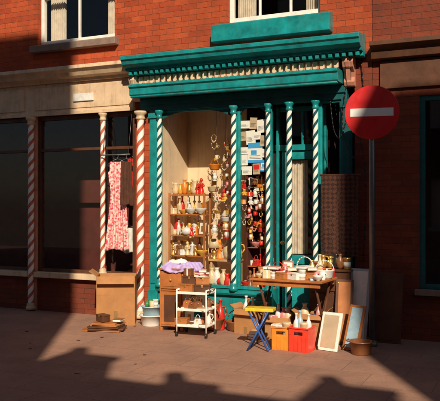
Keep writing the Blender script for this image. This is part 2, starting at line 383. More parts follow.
opp(9.17,20,12.2,'unseen tall brick block added to shade the right side',.3,1.2)

# ------------------------------------------------------------------ NO ENTRY SIGN
S=thing('road_sign','round red no entry sign on grey post','road sign',(2.12,-.56,0),R(10))
MB().lathe([(.032,0),(.032,2.90),(.026,2.91)],(0,.03,0),16).lathe([(.06,0),(.06,.05),(.04,.07)],(0,.03,0),16).done('post',METAL,S)
RX=Matrix.Rotation(R(90),4,'X')
MB().lathe([(.295,.0),(.30,.004),(.295,.008)],(0,0,0),64,0,M=Matrix.Translation((0,-.012,2.61))@RX).done('sign_face',mat('sign_red',(.62,.012,.015),.35,.12,3,0,dirt=.2),S)
MB().box(-.235,.235,-.024,-.0205,2.565,2.655).done('sign_bar',mat('sign_white',(.8,.8,.78),.35,.05,3,0,dirt=.15),S)
MB().box(-.05,.05,-.011,.07,2.72,2.75).done('clamp',METAL,S,bevel=.003)
MB().box(-.05,.05,-.011,.07,2.46,2.49).done('clamp',METAL,S,bevel=.003)
def cable(pts,label):
    P=[Vector(p) for p in pts]; out=[]
    for i in range(len(P)-1):
        p0=P[max(i-1,0)];p1=P[i];p2=P[i+1];p3=P[min(i+2,len(P)-1)]
        for j in range(7):
            t=j/7; out.append(.5*((2*p1)+(p2-p0)*t+(2*p0-5*p1+4*p2-p3)*t*t+(3*p1-p0-3*p2+p3)*t**3))
    out.append(P[-1])
    info(MB().path(out,.006,6).done('cable',pm('black')),label,'cable','loose cables on shopfront')
cable([(1.70,-.06,3.0),(1.66,-.08,2.6),(1.72,-.07,2.25),(1.83,-.05,2.15),(1.88,-.04,2.45),(1.84,-.04,2.95)],'black cable looping down beside teal pilaster')
cable([(1.86,-.02,3.4),(1.90,-.03,2.9),(1.82,-.05,2.5),(1.90,-.04,2.2),(1.93,-.03,1.6),(1.90,-.03,.9)],'long black cable hanging down brick pier')
cable([(1.50,-.05,2.85),(1.55,-.07,2.5),(1.62,-.07,2.38),(1.68,-.07,2.5),(1.74,-.06,2.8)],'short black cable looped under teal beam')

# ------------------------------------------------------------------ small goods
CACHE={}
def kmesh(kind,c):
    if (kind,c) in CACHE: return CACHE[(kind,c)]
    m=MB(); A=pm(c); mats=[A,PAPER,pm('brass'),pm('black')]
    if kind=='vase': m.lathe([(.03,0),(.045,.03),(.055,.08),(.045,.13),(.02,.17),(.022,.19),(.032,.205),(.026,.2),(.016,.17)])
    elif kind=='bottle': m.lathe([(.03,0),(.033,.01),(.033,.12),(.025,.15),(.012,.175),(.012,.22),(.016,.222),(.016,.235)])
    elif kind=='bowl': m.lathe([(.03,0),(.032,.012),(.06,.03),(.082,.07),(.084,.078),(.078,.074),(.055,.035),(.01,.02)])
    elif kind=='mug': m.lathe([(.034,0),(.037,.005),(.038,.09),(.034,.09),(.033,.012),(.005,.01)]); m.path([(.037,0,.072),(.06,0,.068),(.066,0,.045),(.056,0,.025),(.037,0,.02)],.006)
    elif kind=='plate': m.lathe([(.05,0),(.052,.006),(.1,.018),(.102,.022),(.06,.012),(.01,.009)],M=Matrix.Translation((0,0,.10))@Matrix.Rotation(R(78),4,'X')); m.box(-.03,.03,-.02,.045,0,.012,3)
    elif kind=='jug': m.lathe([(.035,0),(.05,.03),(.052,.07),(.034,.12),(.032,.15),(.042,.175),(.036,.172),(.028,.15)]); m.path([(.034,0,.155),(.07,0,.15),(.08,0,.11),(.05,0,.06)],.007); m.tube((-.03,0,.15),(-.055,0,.178),.012,8,0,.008)
    elif kind=='teapot': m.lathe([(.04,0),(.065,.02),(.078,.055),(.065,.09),(.03,.105),(.028,.11),(.008,.115),(.012,.13),(.004,.136)]); m.path([(.07,0,.04),(.10,0,.07),(.125,0,.10)],.011); m.path([(-.065,0,.085),(-.10,0,.085),(-.105,0,.045),(-.07,0,.03)],.007)
    elif kind=='candlestick': m.lathe([(.04,0),(.04,.01),(.012,.025),(.01,.06),(.018,.075),(.009,.09),(.009,.14),(.022,.155),(.02,.17)]); m.lathe([(.009,0),(.009,.09),(.002,.095)],(0,0,.165),10,1)
    elif kind=='figurine': m.lathe([(.045,0),(.045,.012),(.038,.02),(.03,.07),(.02,.105),(.03,.125),(.026,.145),(.01,.158),(.011,.165),(.022,.178),(.022,.195),(.012,.212),(.001,.215)]); m.path([(.026,0,.138),(.042,-.005,.11),(.02,-.03,.095)],.008); m.path([(-.026,0,.138),(-.042,-.005,.11),(-.02,-.03,.095)],.008)
    elif kind=='book': m.box(-.055,.055,-.08,.08,0,.003).box(-.055,.055,-.08,.08,.027,.03).box(-.055,-.052,-.08,.08,.003,.027).box(-.052,.05,-.076,.076,.0035,.0265,1)
    elif kind=='standing_book': m.box(-.012,-.009,-.0,.11,0,.17).box(.009,.012,0,.11,0,.17).box(-.009,.009,0,.003,0,.17).box(-.0085,.0085,.004,.107,.003,.167,1)
    elif kind=='framed_picture':
        Mx=Matrix.Rotation(R(-10),4,'X')
        m.box(-.08,.08,-.008,.008,0,.018,0,Mx).box(-.08,.08,-.008,.008,.19,.21,0,Mx).box(-.08,-.062,-.008,.008,.018,.19,0,Mx).box(.062,.08,-.008,.008,.018,.19,0,Mx).box(-.062,.062,-.002,.004,.018,.19,1,Mx).box(-.035,.03,-.004,-.0022,.05,.14,2,Mx)
    elif kind=='gift_box': m.box(-.055,.055,-.04,.04,0,.075).box(-.058,.058,-.043,.043,.0755,.095,0).box(-.01,.01,-.0445,.0445,.0005,.097,1)
    elif kind=='wooden_box':
        m.box(-.09,.09,-.06,.06,0,.075).box(-.094,.094,-.064,.064,.0765,.095).box(-.012,.012,-.068,-.0642,.06,.088,2); mats=[{'brown':DWOOD,'white':WHITE,'cream':PLY}.get(c,WOOD),PAPER,pm('brass'),pm('black')]
    elif kind=='tin': m.lathe([(.04,0),(.042,.003),(.042,.10),(.044,.102),(.044,.12),(.04,.124)]); m.lathe([(.0425,0),(.0425,.05)],(0,0,.025),18,1)
    elif kind=='clock': m.lathe([(.07,0),(.075,.01),(.075,.035),(.07,.04)],M=Matrix.Translation((0,.02,.085))@RX); m.lathe([(.062,0),(.062,.003)],m=1,M=Matrix.Translation((0,-.018,.085))@RX); m.box(-.003,.003,-.025,-.0215,.085,.135,3).box(-.003,.035,-.025,-.0215,.083,.088,3).box(-.05,-.035,-.02,.02,0,.03).box(.035,.05,-.02,.02,0,.03)
    elif kind=='table_lamp': m.lathe([(.05,0),(.05,.01),(.02,.03),(.04,.07),(.03,.11),(.01,.13),(.01,.17)],m=2); m.lathe([(.09,.15),(.055,.27),(.053,.27),(.087,.152)])
    elif kind=='soft_toy':
        m.ball((0,0,.07),.055,0,(1,1,1.15)); m.ball((0,-.01,.155),.042); 
        for s in (-1,1): m.ball((s*.033,0,.192),.016); m.tube((s*.04,0,.10),(s*.075,-.03,.06),.018,10,0,.014); m.tube((s*.025,-.02,.03),(s*.04,-.09,.018),.022,10,0,.018); m.ball((s*.04,-.095,.022),.022); m.ball((s*.015,-.05,.165),.005,3)
        m.ball((0,-.05,.148),.014,0)
        mats=[cm(c if c!='brass' else 'brown'),PAPER,pm('brass'),pm('black')]
    elif kind=='bead_string':
        for i in range(9):
            a=math.pi*i/8; m.ball((.05*math.cos(a),0,.12-.10*math.sin(a)),.011+.004*(i%2),0 if i%2 else 1)
        m.path([(-.05,0,.12),(0,0,.2),(.05,0,.12)],.003)
    elif kind=='purse':
        m.prism([(-.06,0),(.06,0),(.07,.02),(.05,.10),(.03,.115),(-.03,.115),(-.05,.10),(-.07,.02)],-.025,.025,axis='y'); m.path([(.04*math.cos(a),0,.11+.07*math.sin(a)) for a in [math.pi*i/8 for i in range(9)]],.005); m.ball((0,-.03,.09),.01,2)
    elif kind=='lantern':
        m.lathe([(.045,0),(.05,.01),(.05,.02),(.036,.025)]).lathe([(.034,.0),(.045,.05),(.034,.10)],(0,0,.025),14,1).lathe([(.04,0),(.05,.008),(.02,.04),(.008,.05)],(0,0,.125)); m.path([(.03*math.cos(a),0,.17+.03*math.sin(a)) for a in [math.pi*i/4 for i in range(9)]],.004)
        for i in range(4): a=math.pi*i/2+.4; m.tube((.047*math.cos(a),.047*math.sin(a),.02),(.047*math.cos(a),.047*math.sin(a),.13),.004)
    elif kind=='basket':
        m.lathe([(.08,0),(.10,.02),(.12,.10),(.125,.105),(.125,.115),(.115,.115),(.112,.10),(.09,.03),(.01,.02)],seg=24); m.path([(.12*math.cos(a),0,.11+.12*math.sin(a)) for a in [math.pi*i/10 for i in range(11)]],.006)
    o=m.done(kind,mats,bevel=.002 if kind in('book','gift_box','standing_book','framed_picture','wooden_box','purse') else 0)
    CACHE[(kind,c)]=o; return o
USED=set()
MATN={'vase':'ceramic vase','bottle':'glass bottle','bowl':'ceramic bowl','mug':'china mug','plate':'china plate on a stand','jug':'pottery jug','teapot':'china teapot','candlestick':'candlestick with white candle','figurine':'china figurine','book':'hardback book lying flat','standing_book':'book standing upright','framed_picture':'small framed picture','gift_box':'lidded gift box','wooden_box':'hinged wooden box','tin':'round lidded tin','clock':'round mantel clock','table_lamp':'shaded table lamp','soft_toy':'soft toy bear','basket':'round handled basket','bead_string':'string of beads','purse':'small handled purse','lantern':'little caged lantern'}
def put(kind,c,x,y,z,place,rz=None,s=1):
    src=kmesh(kind,c)
    if (kind,c) not in USED: o=src; USED.add((kind,c))
    else: o=src.copy(); COL.objects.link(o)
    o.location=(x,y,z+.001); o.rotation_euler=(0,0,random.uniform(-.5,.5) if rz is None else rz); o.scale=(s,)*3
    info(o,f'{c} {MATN[kind]} {place}',kind.replace('_',' '),'bric-a-brac for sale'); return o
KS=['vase','bottle','bowl','mug','jug','teapot','candlestick','figurine','tin','gift_box','clock','framed_picture','figurine','standing_book']
def row(n,x0,x1,y,z,place,cols,kinds=KS,jy=.03,s=(.8,1.05)):
    for i in range(n):
        x=x0+(x1-x0)*(i+.5+random.uniform(-.15,.15))/n
        put(random.choice(kinds),random.choice(cols),x,y+random.uniform(-jy,jy),z,place,s=random.uniform(*s))
def strand(x,y,ztop,zbot,place,cols,kinds,s=(.55,.95),step=(.10,.20)):
    info(MB().tube((x,y,zbot),(x,y,ztop),.0025,6).done('cord',DWOOD),'thin brown cord hanging '+place,'cord','cords in shop windows')
    z=zbot
    while z<ztop-.45:
        k_=random.choice(kinds); sc=random.uniform(*s)
        put(k_,random.choice(cols),x+random.uniform(-.02,.02),y-.01+random.uniform(-.02,.02),z,'tied to cord '+place,rz=random.uniform(-.9,.9),s=sc)
        z+=random.uniform(*step)
WARM=['white','cream','orange','gold','red','brass','gold','white','brown','cream']
ALLC=['white','cream','orange','red','blue','pale blue','pink','gold','brass','terracotta','white']
HOT=['white','red','orange','pink','cream','red','gold','white','brown','terracotta']

U=thing('shelf_unit','open wooden shelf unit crowded with ornaments in shop window','shelf',(-.60,.30,.50))
u=MB(); 
for sx in (-.27,.27):
    for sy in (-.09,.09): u.box(sx-.012,sx+.012,sy-.012,sy+.012,0,1.24)
    u.box(sx-.008,sx+.008,-.078,.078,.02,.05)
u.box(-.258,.258,.082,.098,.02,.05).done('frame',WOOD,U,bevel=.002)
for z in (.36,.64,.93,1.20): MB().box(-.258,.258,-.105,.105,z,z+.018).done('shelf',WOOD,U,bevel=.002)
for z in (.378,.658,.948):
    row(7,-.85,-.35,.24,.5+z,'on shop window shelf',WARM,s=(.65,1.0))
    row(6,-.85,-.35,.34,.5+z,'at back of window shelf',WARM,['vase','bottle','figurine','framed_picture','candlestick'],s=(.9,1.1))
row(7,-.84,-.36,.29,.5+1.218,'on top of window shelf unit',['orange','gold','brass','red','cream'],['vase','figurine','candlestick','soft_toy','table_lamp','jug'],s=(.7,1.2))
row(6,-.86,-.36,.16,.50,'on shop window display floor',WARM,s=(.9,1.2))
row(8,-.32,.15,.13,.50,'on shop window display floor',WARM,['teapot','jug','vase','bowl','figurine','table_lamp','gift_box'],s=(.9,1.2))
U=thing('bench','low pale wooden bench in shop window','bench',(-.10,.42,.50))
u=MB().box(-.22,.22,-.10,.12,.30,.33)
for sx in (-.19,.19): u.box(sx-.015,sx+.015,-.08,.10,0,.2995)
u.done('bench_frame',PLY,U,bevel=.003)
row(6,-.29,.12,.40,.832,'on low window bench',['white','gold','cream','orange','white'],['table_lamp','vase','framed_picture','jug','figurine'],s=(1.0,1.5))
for x,y,zt,zb in ((-.23,.34,2.9,1.75),(-.15,.22,2.9,1.18),(-.07,.34,2.9,1.28),(.01,.20,2.9,1.12),(.09,.28,2.9,1.2),(.15,.16,2.9,1.1)):
    strand(x,y,zt,zb,'in sunny shop window',['gold','brass','orange','white','cream','pink','red','brown','gold'],['lantern','bead_string','purse','mug','basket','jug','bead_string','soft_toy'],s=(.4,.8),step=(.09,.17))
U=thing('shelf_unit','narrow shelf unit packed with toys behind shop window','shelf',(.46,.36,.50))
u=MB()
for sx in (-.185,.185): u.box(sx-.01,sx+.01,-.10,.10,0,1.75)
u.box(-.175,.175,.09,.10,0,1.75).done('frame',REDW,U,bevel=.002)
for z in (.25,.5,.75,1.0,1.3): MB().box(-.175,.175,-.10,.089,z,z+.014).done('shelf',WOOD,U,bevel=.002)
for z in (.0,.264,.514,.764,1.014,1.314): row(5,.29,.63,.31,.5+z,'on shelf behind shop window',HOT,KS+['purse','wooden_box'],s=(.7,1.0))
row(6,.28,.64,.14,.50,'on shop window display floor',HOT,s=(.8,1.1))
for x,zb in ((.29,1.30),(.37,1.12),(.45,1.22),(.53,1.05),(.61,1.2)):
    strand(x,.14,2.28,zb,'in narrow shop window',['red','orange','red','pink','white','gold','brown','coral'],['bead_string','purse','soft_toy','bead_string','gift_box','mug','lantern'],s=(.4,.65),step=(.07,.12))
U=thing('shelf_unit','dark tall bookcase filled with stock inside shop','shelf',(.75,1.9,.1))
u=MB().box(-.75,-.72,-.15,.15,0,2.5).box(.56,.59,-.15,.15,0,2.5).box(-.72,.56,.13,.15,0,2.5).done('frame',DWOOD,U)
for z in (.3,.7,1.1,1.5,1.9,2.3): 
    MB().box(-.72,.56,-.15,.129,z,z+.02).done('shelf',DWOOD,U)
    row(5,.3,1.28,1.85,.12+z,'on bookcase inside shop',HOT,s=(1.2,1.5))
def poster(x,z,w,h,kind,rz=0,y=.066,m=None):
    o=MB(); o.box(-w/2,w/2,0,.0006,-h/2,h/2,0)
    if kind=='blue':
        o.box(-w*.5,w*.5,-.0008,-.0002,h*.22,h*.5,1); o.box(-w*.5,w*.5,-.0008,-.0002,-h*.5,-h*.36,1)
        o.box(-w*.3,w*.1,-.0008,-.0002,-h*.1,h*.12,1)
    if kind=='pic': o.box(-w*.4,w*.4,-.0008,-.0002,-h*.05,h*.4,3)
    for i in range(5):
        if kind=='blue' and i>2: continue
        zz=-h*.30+i*h*.07; o.box(-w*.4,w*(.4-random.random()*.35),-.0012,-.0009,zz,zz+h*.02,2)
    o=o.done('poster',[m or PAPER,BLUEP,INK,pm('red')],loc=(x,y,z),rot=(0,rz,0))
    info(o,{'blue':'white notice with blue heading taped inside window','pic':'white poster with red picture taped inside window','txt':'plain printed white notice taped inside window'}[kind],'poster','notices in shop window')
PB=mat('aged_paper',(.55,.42,.28),.8,.2,5,0)
for i,(x,z,w,h,kd,al) in enumerate([(.335,2.62,.13,.10,'txt',0),(.45,2.63,.10,.15,'txt',1),(.565,2.59,.13,.17,'txt',1),(.31,2.47,.08,.12,'txt',1),(.41,2.45,.13,.18,'txt',0),(.59,2.40,.09,.14,'txt',1),(.50,2.47,.11,.10,'txt',1),(.475,2.25,.20,.26,'blue',0),(.33,2.28,.12,.09,'txt',1),(.325,2.16,.09,.14,'txt',0),(.61,2.24,.08,.11,'txt',0),(.60,2.08,.10,.15,'blue',0),(.36,2.02,.14,.11,'txt',1),(.49,2.04,.10,.14,'pic',1)]):
    poster(x,z,w,h,kd,random.uniform(-.09,.09),y=.053+.0022*(i%5),m=PB if al and i%2 else None)

# ------------------------------------------------------------------ cloth
def cloth(name,wf,h,amp,nf,m,loc,rz=0,parent=None,nx=60,nz=50,seed=0,thick=.004):
    rnd=random.Random(seed); ph=rnd.uniform(0,6)
    bm=bmesh.new(); g=[]
    for j in range(nz+1):
        t=j/nz; w=wf(t); r=[]
        for i in range(nx+1):
            s=i/nx-.5
            y=amp*(.25+.75*t)*(math.sin(2*math.pi*nf*s+ph+.6*math.sin(4*t))+.5*math.sin(2*math.pi*nf*2.3*s+ph*2))
            zz=-h*t-(.012*math.sin(9*s+ph) if t>.98 else 0)
            r.append(bm.verts.new((s*w+.01*t*math.sin(5*t+ph),y,zz)))
        g.append(r)
    for a,b in zip(g,g[1:]):
        for i in range(nx):
            f=bm.faces.new((a[i],a[i+1],b[i+1],b[i])); f.smooth=True
    me=bpy.data.meshes.new(name); bm.to_mesh(me); bm.free(); me.materials.append(m)
    o=bpy.data.objects.new(name,me); COL.objects.link(o); o.location=loc; o.rotation_euler=(0,0,rz)
    so=o.modifiers.new('Solidify','SOLIDIFY'); so.thickness=thick
    if parent: o.parent=parent
    return o
def floral():
    m,nt,b=newmat('floral_fabric'); v=ocoord(nt)
    n=nt.nodes.new('ShaderNodeTexVoronoi'); n.inputs['Scale'].default_value=26; nt.links.new(v,n.inputs['Vector'])
    f=ramp(nt,n.outputs['Distance'],.50,.34)
    c=mixcol(nt,(.82,.62,.56),(.62,.06,.09),f); 
    f2=ramp(nt,noise(nt,v,30,3),.50,.58); c=mixcol(nt,c,(.74,.27,.28),f2)
    nt.links.new(c,b.inputs['Base Color']); b.inputs['Roughness'].default_value=.9; return m
def rugm():
    m,nt,b=newmat('rug_pattern'); v=ocoord(nt)
    mp=nt.nodes.new('ShaderNodeMapping'); mp.inputs['Rotation'].default_value=(0,R(45),0); nt.links.new(v,mp.inputs[0])
    ch=nt.nodes.new('ShaderNodeTexChecker'); ch.inputs['Scale'].default_value=26; nt.links.new(mp.outputs[0],ch.inputs[0])
    ch.inputs[1].default_value=(.085,.028,.016,1); ch.inputs[2].default_value=(.03,.011,.008,1)
    c=mixcol(nt,ch.outputs[0],(.10,.05,.03),ramp(nt,noise(nt,v,40,3),.52,.7))
    nt.links.new(c,b.inputs['Base Color']); b.inputs['Roughness'].default_value=1; bumpn(nt,noise(nt,v,150),b,.6,.004); return m
def stripe_shape(a,b): return lambda t:a+(b-a)*t
def dressw(t): return .22+.05*t if t<.12 else (.27-.07*min(1,(t-.12)/.22) if t<.34 else .20+.14*((t-.34)/.66))
def hung(name,label,cat,wf,h,m,x,y,z,rz=0,amp=.018,nf=2.5,seed=0):
    T=thing(name,label,cat,(x,y,z),rz)
    cloth('garment',wf,h,amp,nf,m,(0,0,0),0,T,seed=seed)
    MB().path([(-.11,0,-.005),(0,0,.045),(.11,0,-.005)],.004).path([(0,0,.045),(0,0,.07),(.015,0,.085),(.0,0,.10),(-.012,0,.09)],.003).done('hanger',METAL,T)
    return T
RL=thing('garment_rail','thin metal clothes rail hung under cream fascia','rail',(-1.50,-.13,2.27))
MB().tube((-.28,0,0),(.20,0,0),.008).tube((-.25,0,0),(-.25,.10,.62),.003).tube((.17,0,0),(.17,.10,.62),.003).done('bar',METAL,RL)
hung('dress','pink and white floral dress on hanger outside shop','dress',dressw,1.22,floral(),-1.50,-.13,2.17,R(18),seed=2,amp=.024)
hung('shirt','dark brown shirt on hanger outside shop window','shirt',stripe_shape(.18,.20),.60,mat('dark_brown_fabric',(.09,.03,.015),.9,.3,10,.5),-1.36,-.13,2.17,R(72),seed=5)
hung('shirt','red shirt hung inside clothes window','shirt',stripe_shape(.22,.26),.5,cm('red'),-1.56,.42,2.25,R(15),seed=25)
hung('blouse','white blouse hung low inside shop window','blouse',stripe_shape(.16,.20),.36,cm('white'),-1.60,.30,1.24,R(10),seed=9)
hung('coat','dark red coat hanging inside clothes window','coat',stripe_shape(.26,.34),1.0,mat('dark_red_fabric',(.07,.012,.01),.9,.3,10,.5),-1.95,.45,2.17,R(30),seed=8)
RG=thing('rug','brown diamond patterned rug hung over wooden pole','rug',(1.645,-.16,1.93))
cloth('rug_cloth',stripe_shape(.46,.46),.98,.014,2,rugm(),(0,0,0),0,RG,seed=3,thick=.008)
MB().tube((-.245,.014,.005),(.26,.014,.005),.014).tube((-.2,.014,0),(-.2,.12,.02),.006).tube((.2,.014,0),(.2,.12,.02),.006).done('rod',DWOOD,RG)

def drape(name,sx,sy,m,loc,label,rz=0,seed=1,drop=.05,amp=.02):
    rnd=random.Random(seed); bm=bmesh.new(); n=60; g=[]
    P=[rnd.uniform(0,6) for _ in range(6)]
    for j in range(n+1):
        r=[]
        for i in range(n+1):
            x=(i/n-.5);y=(j/n-.5); e=max(abs(x),abs(y))*2
            z=amp*(1.6+.8*math.sin(9*x+P[0]+5*y+1.5*math.sin(7*y))+.6*math.sin(13*y+P[1]-6*x)+.5*abs(math.sin(19*x+P[2]+2*math.sin(8*y)))+.3*math.sin(37*y+P[3]+9*x))
            if e>.70: z-=drop*((e-.70)/.30)**1.3
            a=math.atan2(y,x); k=1+.06*math.sin(7*a+P[4])+.04*math.sin(13*a+P[5])
            r.append(bm.verts.new((x*sx*k,y*sy*k,z)))
        g.append(r)
    for a,b in zip(g,g[1:]):
        for i in range(n): f=bm.faces.new((a[i],a[i+1],b[i+1],b[i])); f.smooth=True
    me=bpy.data.meshes.new(name); bm.to_mesh(me); bm.free(); me.materials.append(m)
    o=bpy.data.objects.new(name,me); COL.objects.link(o); o.location=loc; o.rotation_euler=(0,0,rz)
    so=o.modifiers.new('Solidify','SOLIDIFY'); so.thickness=.006; so.offset=1
    return info(o,label,name)

# ------------------------------------------------------------------ pavement goods
def carton(loc,rz,w,d,h,label,mt=CARD,flap=.2):
    T=thing('cardboard_box',label,'cardboard box',loc,rz)
    t=.005
    b=MB().box(-w/2,w/2,-d/2,-d/2+t,0,h).box(-w/2,w/2,d/2-t,d/2,0,h).box(-w/2,-w/2+t,-d/2+t,d/2-t,0,h).box(w/2-t,w/2,-d/2+t,d/2-t,0,h).box(-w/2+t,w/2-t,-d/2+t,d/2-t,0,t)
    b.box(-.025,.025,-d/2-.0015,-d/2-.0003,h*.0,h*.3,1).box(-w/2+.001,w/2-.001,-d/2-.0012,-d/2-.0002,h*.62,h*.625,1)
    b.done('body',[mt,mat('parcel_tape',(.30,.17,.07),.3,.1)],T)
    for ax,sg,ang in (('x',-1,35),('x',1,60),('y',-1,-48),('y',1,-20)):
        if ax=='x':
            M=Matrix.Translation((sg*w/2,0,h))@Matrix.Rotation(sg*R(90-ang) ,4,'Y'); F=MB().box(-t/2,t/2,-d/2+.01,d/2-.01,0,flap,0,M)
        else:
            M=Matrix.Translation((0,sg*(d/2+.003),h))@Matrix.Rotation(-sg*R(90-ang),4,'X'); F=MB().box(-w/2+.01,w/2-.01,-t/2,t/2,0,flap,0,M)
        F.done('flap',mt,T)
    return T
carton((-1.31,-.44,0),R(28),.50,.40,.64,'tall open brown cardboard box standing on pavement',flap=.12)
def slabpile(loc,rz,label):
    T=thing('board_pile',label,'boards',loc,rz)
    for i in range(5):
        M=Matrix.Translation((random.uniform(-.03,.03),random.uniform(-.03,.03),.004+i*.021))@Matrix.Rotation(random.uniform(-.25,.25),4,'Z')@Matrix.Rotation(random.uniform(-.01,.01),4,'Y')
        MB().box(-.26+.03*i,.24-.02*i,-.15,.15,0,.018,0,M).done('board',[WOOD,DWOOD,DWOOD,CARD][i%4],T,bevel=.002)
slabpile((-1.14,-.94,0),R(14),'low pile of brown wooden boards on pavement')
put('wooden_box','brown',-1.18,-.96,.112,'on pile of boards',s=.9)
put('book','brown',-1.00,-.88,.112,'on pile of boards'); 

def tub(loc,rz,label,col,r=.15,h=.20):
    T=thing('plastic_tub',label,'tub',loc,rz)
    MB().lathe([(r*.8,0),(r*.82,.01),(r,h),(r*1.08,h),(r*1.08,h+.012),(r*.97,h+.012),(r*.78,.015),(.01,.014)],seg=28).done('body',pm(col),T)
    for s in (-1,1): MB().path([(s*r*1.05,-.05,h),(s*r*1.22,-.04,h+.01),(s*r*1.22,.04,h+.01),(s*r*1.05,.05,h)],.008).done('handle',pm(col),T)
    return T
tub((-.80,-.42,0),0,'white plastic washing-up tub on pavement','white',.14,.13)
tub((-.79,-.41,.125),.3,'pale blue tub stacked on white tub','pale blue',.13,.12)
row(4,-.88,-.70,-.42,.245,'in stacked plastic tub',['white','cream','brown','green'],['mug','tin','bottle','bowl'],s=(.8,1))

C=thing('bedside_cabinet','orange brown wooden bedside cabinet on pavement','cabinet',(-.38,-.52,0),R(8))
c=MB(); w,d,h=.31,.32,.76
c.box(-w/2,-w/2+.02,-d/2,d/2,.05,h).box(w/2-.02,w/2,-d/2,d/2,.05,h).box(-w/2+.02,w/2-.02,d/2-.015,d/2,.05,h).box(-w/2+.02,w/2-.02,-d/2,d/2-.016,.06,.08).box(-w/2+.02,w/2-.02,-d/2+.01,d/2-.016,.50,.52)
c.box(-w/2-.015,w/2+.015,-d/2-.015,d/2+.01,h+.001,h+.025)
for sx in (-1,1):
    for sy in (-1,1): c.box(sx*(w/2-.02)-.018,sx*(w/2-.02)+.018,sy*(d/2-.02)-.018,sy*(d/2-.02)+.018,0,.049)
c.done('carcass',WOOD,C,bevel=.004)
MB().box(-w/2+.022,w/2-.022,-d/2-.006,-d/2+.009,.53,h-.015).box(-w/2+.05,w/2-.05,-d/2-.011,-d/2-.0065,.56,h-.045).done('drawer',WOOD,C,bevel=.003)
MB().ball((0,-d/2-.025,.64),.014).done('knob',pm('brass'),C)
MB().box(-w/2+.022,w/2-.022,-d/2-.006,-d/2+.009,.082,.495).box(-w/2+.06,w/2-.06,-d/2-.011,-d/2-.0065,.12,.455,1).done('door',[WOOD,DWOOD],C,bevel=.003)
MB().ball((w/2-.05,-d/2-.025,.30),.014).done('knob',pm('brass'),C)
put('basket','brown',.06,-.36,0,'on pavement behind serving trolley',s=1.3)
row(3,-.08,.22,-.30,0,'on pavement behind serving trolley',['brown','terracotta','red'],['vase','jug','bottle'],s=(1.6,2.0))
drape('blanket',.46,.40,mat('purple_blanket',(.56,.42,.78),.95,.22,12,.6),(-.31,-.50,.79),'crumpled pale lilac blanket draped over bedside cabinet',R(6),amp=.020,drop=.08)
drape('towel',.24,.22,cm('white'),(-.36,-.48,.845),'white folded towel on lilac blanket',R(30),seed=5,drop=.03,amp=.010)

T=thing('serving_trolley','white three-tier trolley loaded with bric-a-brac','trolley',(.04,-.78,0),R(4))
t=MB(); w,d=.38,.30
for sx in (-1,1):
    for sy in (-1,1): t.tube((sx*w/2,sy*d/2,.06),(sx*w/2,sy*d/2,.56),.010)
t.path([(-w/2,-d/2,.56),(-w/2,d/2,.56)],.010).path([(w/2,-d/2,.56),(w/2,d/2,.56)],.010)
t.done('frame',WHITE,T)
for z in (.12,.31,.51):
    MB().box(-w/2,w/2,-d/2,d/2,z,z+.014).box(-w/2,w/2,-d/2-.004,-d/2-.0005,z,z+.032).box(-w/2,w/2,d/2+.0005,d/2+.004,z,z+.032).done('tray',WHITE,T,bevel=.002)
for sx in (-1,1):
    for sy in (-1,1): MB().lathe([(.028,-.01),(.03,0),(.028,.01)],M=Matrix.Translation((sx*w/2,sy*d/2,.031))@Matrix.Rotation(R(90),4,'Y')).done('castor',pm('black'),T)
for z in (.134,.324):
    row(5,-.13,.21,-.86,z,'on serving trolley',['white','brown','cream','terracotta','brown','white'],['bowl','book','mug','wooden_box','book','book','purse'],s=(.7,.95))
    row(4,-.12,.21,-.72,z,'on serving trolley',['white','cream','brown','terracotta'],['gift_box','framed_picture','wooden_box','jug'],s=(.65,.8))
for (k_,c_,x,y,z,s_) in [('wooden_box','orange',-.05,-.82,.524,1.1),('wooden_box','brown',.14,-.80,.524,1.05),('wooden_box','brown',-.03,-.80,.628,.95),('wooden_box','orange',.13,-.79,.624,.9),('book','cream',.12,-.79,.711,1.0),('book','red',.13,-.80,.742,.95),('gift_box','brown',-.05,-.80,.72,.9),('bowl','white',.03,-.68,.524,1.0),('book','white',.14,-.80,.771,.8)]:
    put(k_,c_,x,y,z,'piled on serving trolley',s=s_)

TB=thing('folding_table','folding wooden table crowded with second-hand goods','table',(1.27,-.76,0),R(-3))
w,d=.86,.54
MB().box(-w/2,w/2,-d/2,d/2,.725,.75).box(-w/2+.03,w/2-.03,-d/2+.03,-d/2+.05,.67,.7245).box(-w/2+.03,w/2-.03,d/2-.05,d/2-.03,.67,.7245).done('table_top',WOOD,TB,bevel=.004)
for sx in (-1,1):
    MB().tube((sx*.36,-.20,0),(sx*.36,.20,.69),.014).tube((sx*.335,.20,0),(sx*.335,-.20,.69),.014).tube((sx*.36,-.20,.02),(sx*.335,.20,.02),.008).done('leg',DWOOD,TB)
PALE=['white','cream','pink','white','pale blue','red','cream','orange']
row(9,.88,1.67,-.95,.75,'on folding table',PALE,['bowl','mug','book','gift_box','book','wooden_box','purse','tin'],s=(.55,1.0))
row(10,.88,1.67,-.84,.75,'on folding table',PALE,['gift_box','tin','wooden_box','jug','book','bowl','mug'],s=(.65,1.05))
row(10,.88,1.67,-.72,.75,'on folding table',PALE,['gift_box','tin','wooden_box','jug','vase','basket','teapot'],s=(.65,1.1))
row(8,.90,1.67,-.58,.75,'on folding table',ALLC,['vase','framed_picture','gift_box','bottle','wooden_box'],s=(.8,1.15))
for x,c_ in ((1.02,'white'),(1.10,'pink'),(1.28,'cream'),(1.42,'white'),(1.50,'cream')): put('book',c_,x,-.88+random.uniform(-.04,.08),.75+.09+random.random()*.03,'piled on folding table',s=.95,rz=random.uniform(-1,1))
ST=thing('folding_stool','small yellow-topped stool with blue crossed legs','stool',(1.06,-1.26,0),R(8))
MB().prism([(-.15,-.09),(.15,-.09),(.16,-.08),(.16,.08),(.15,.09),(-.15,.09),(-.16,.08),(-.16,-.08)],.43,.465,axis='z').done('seat',pm('yellow'),ST,bevel=.006)
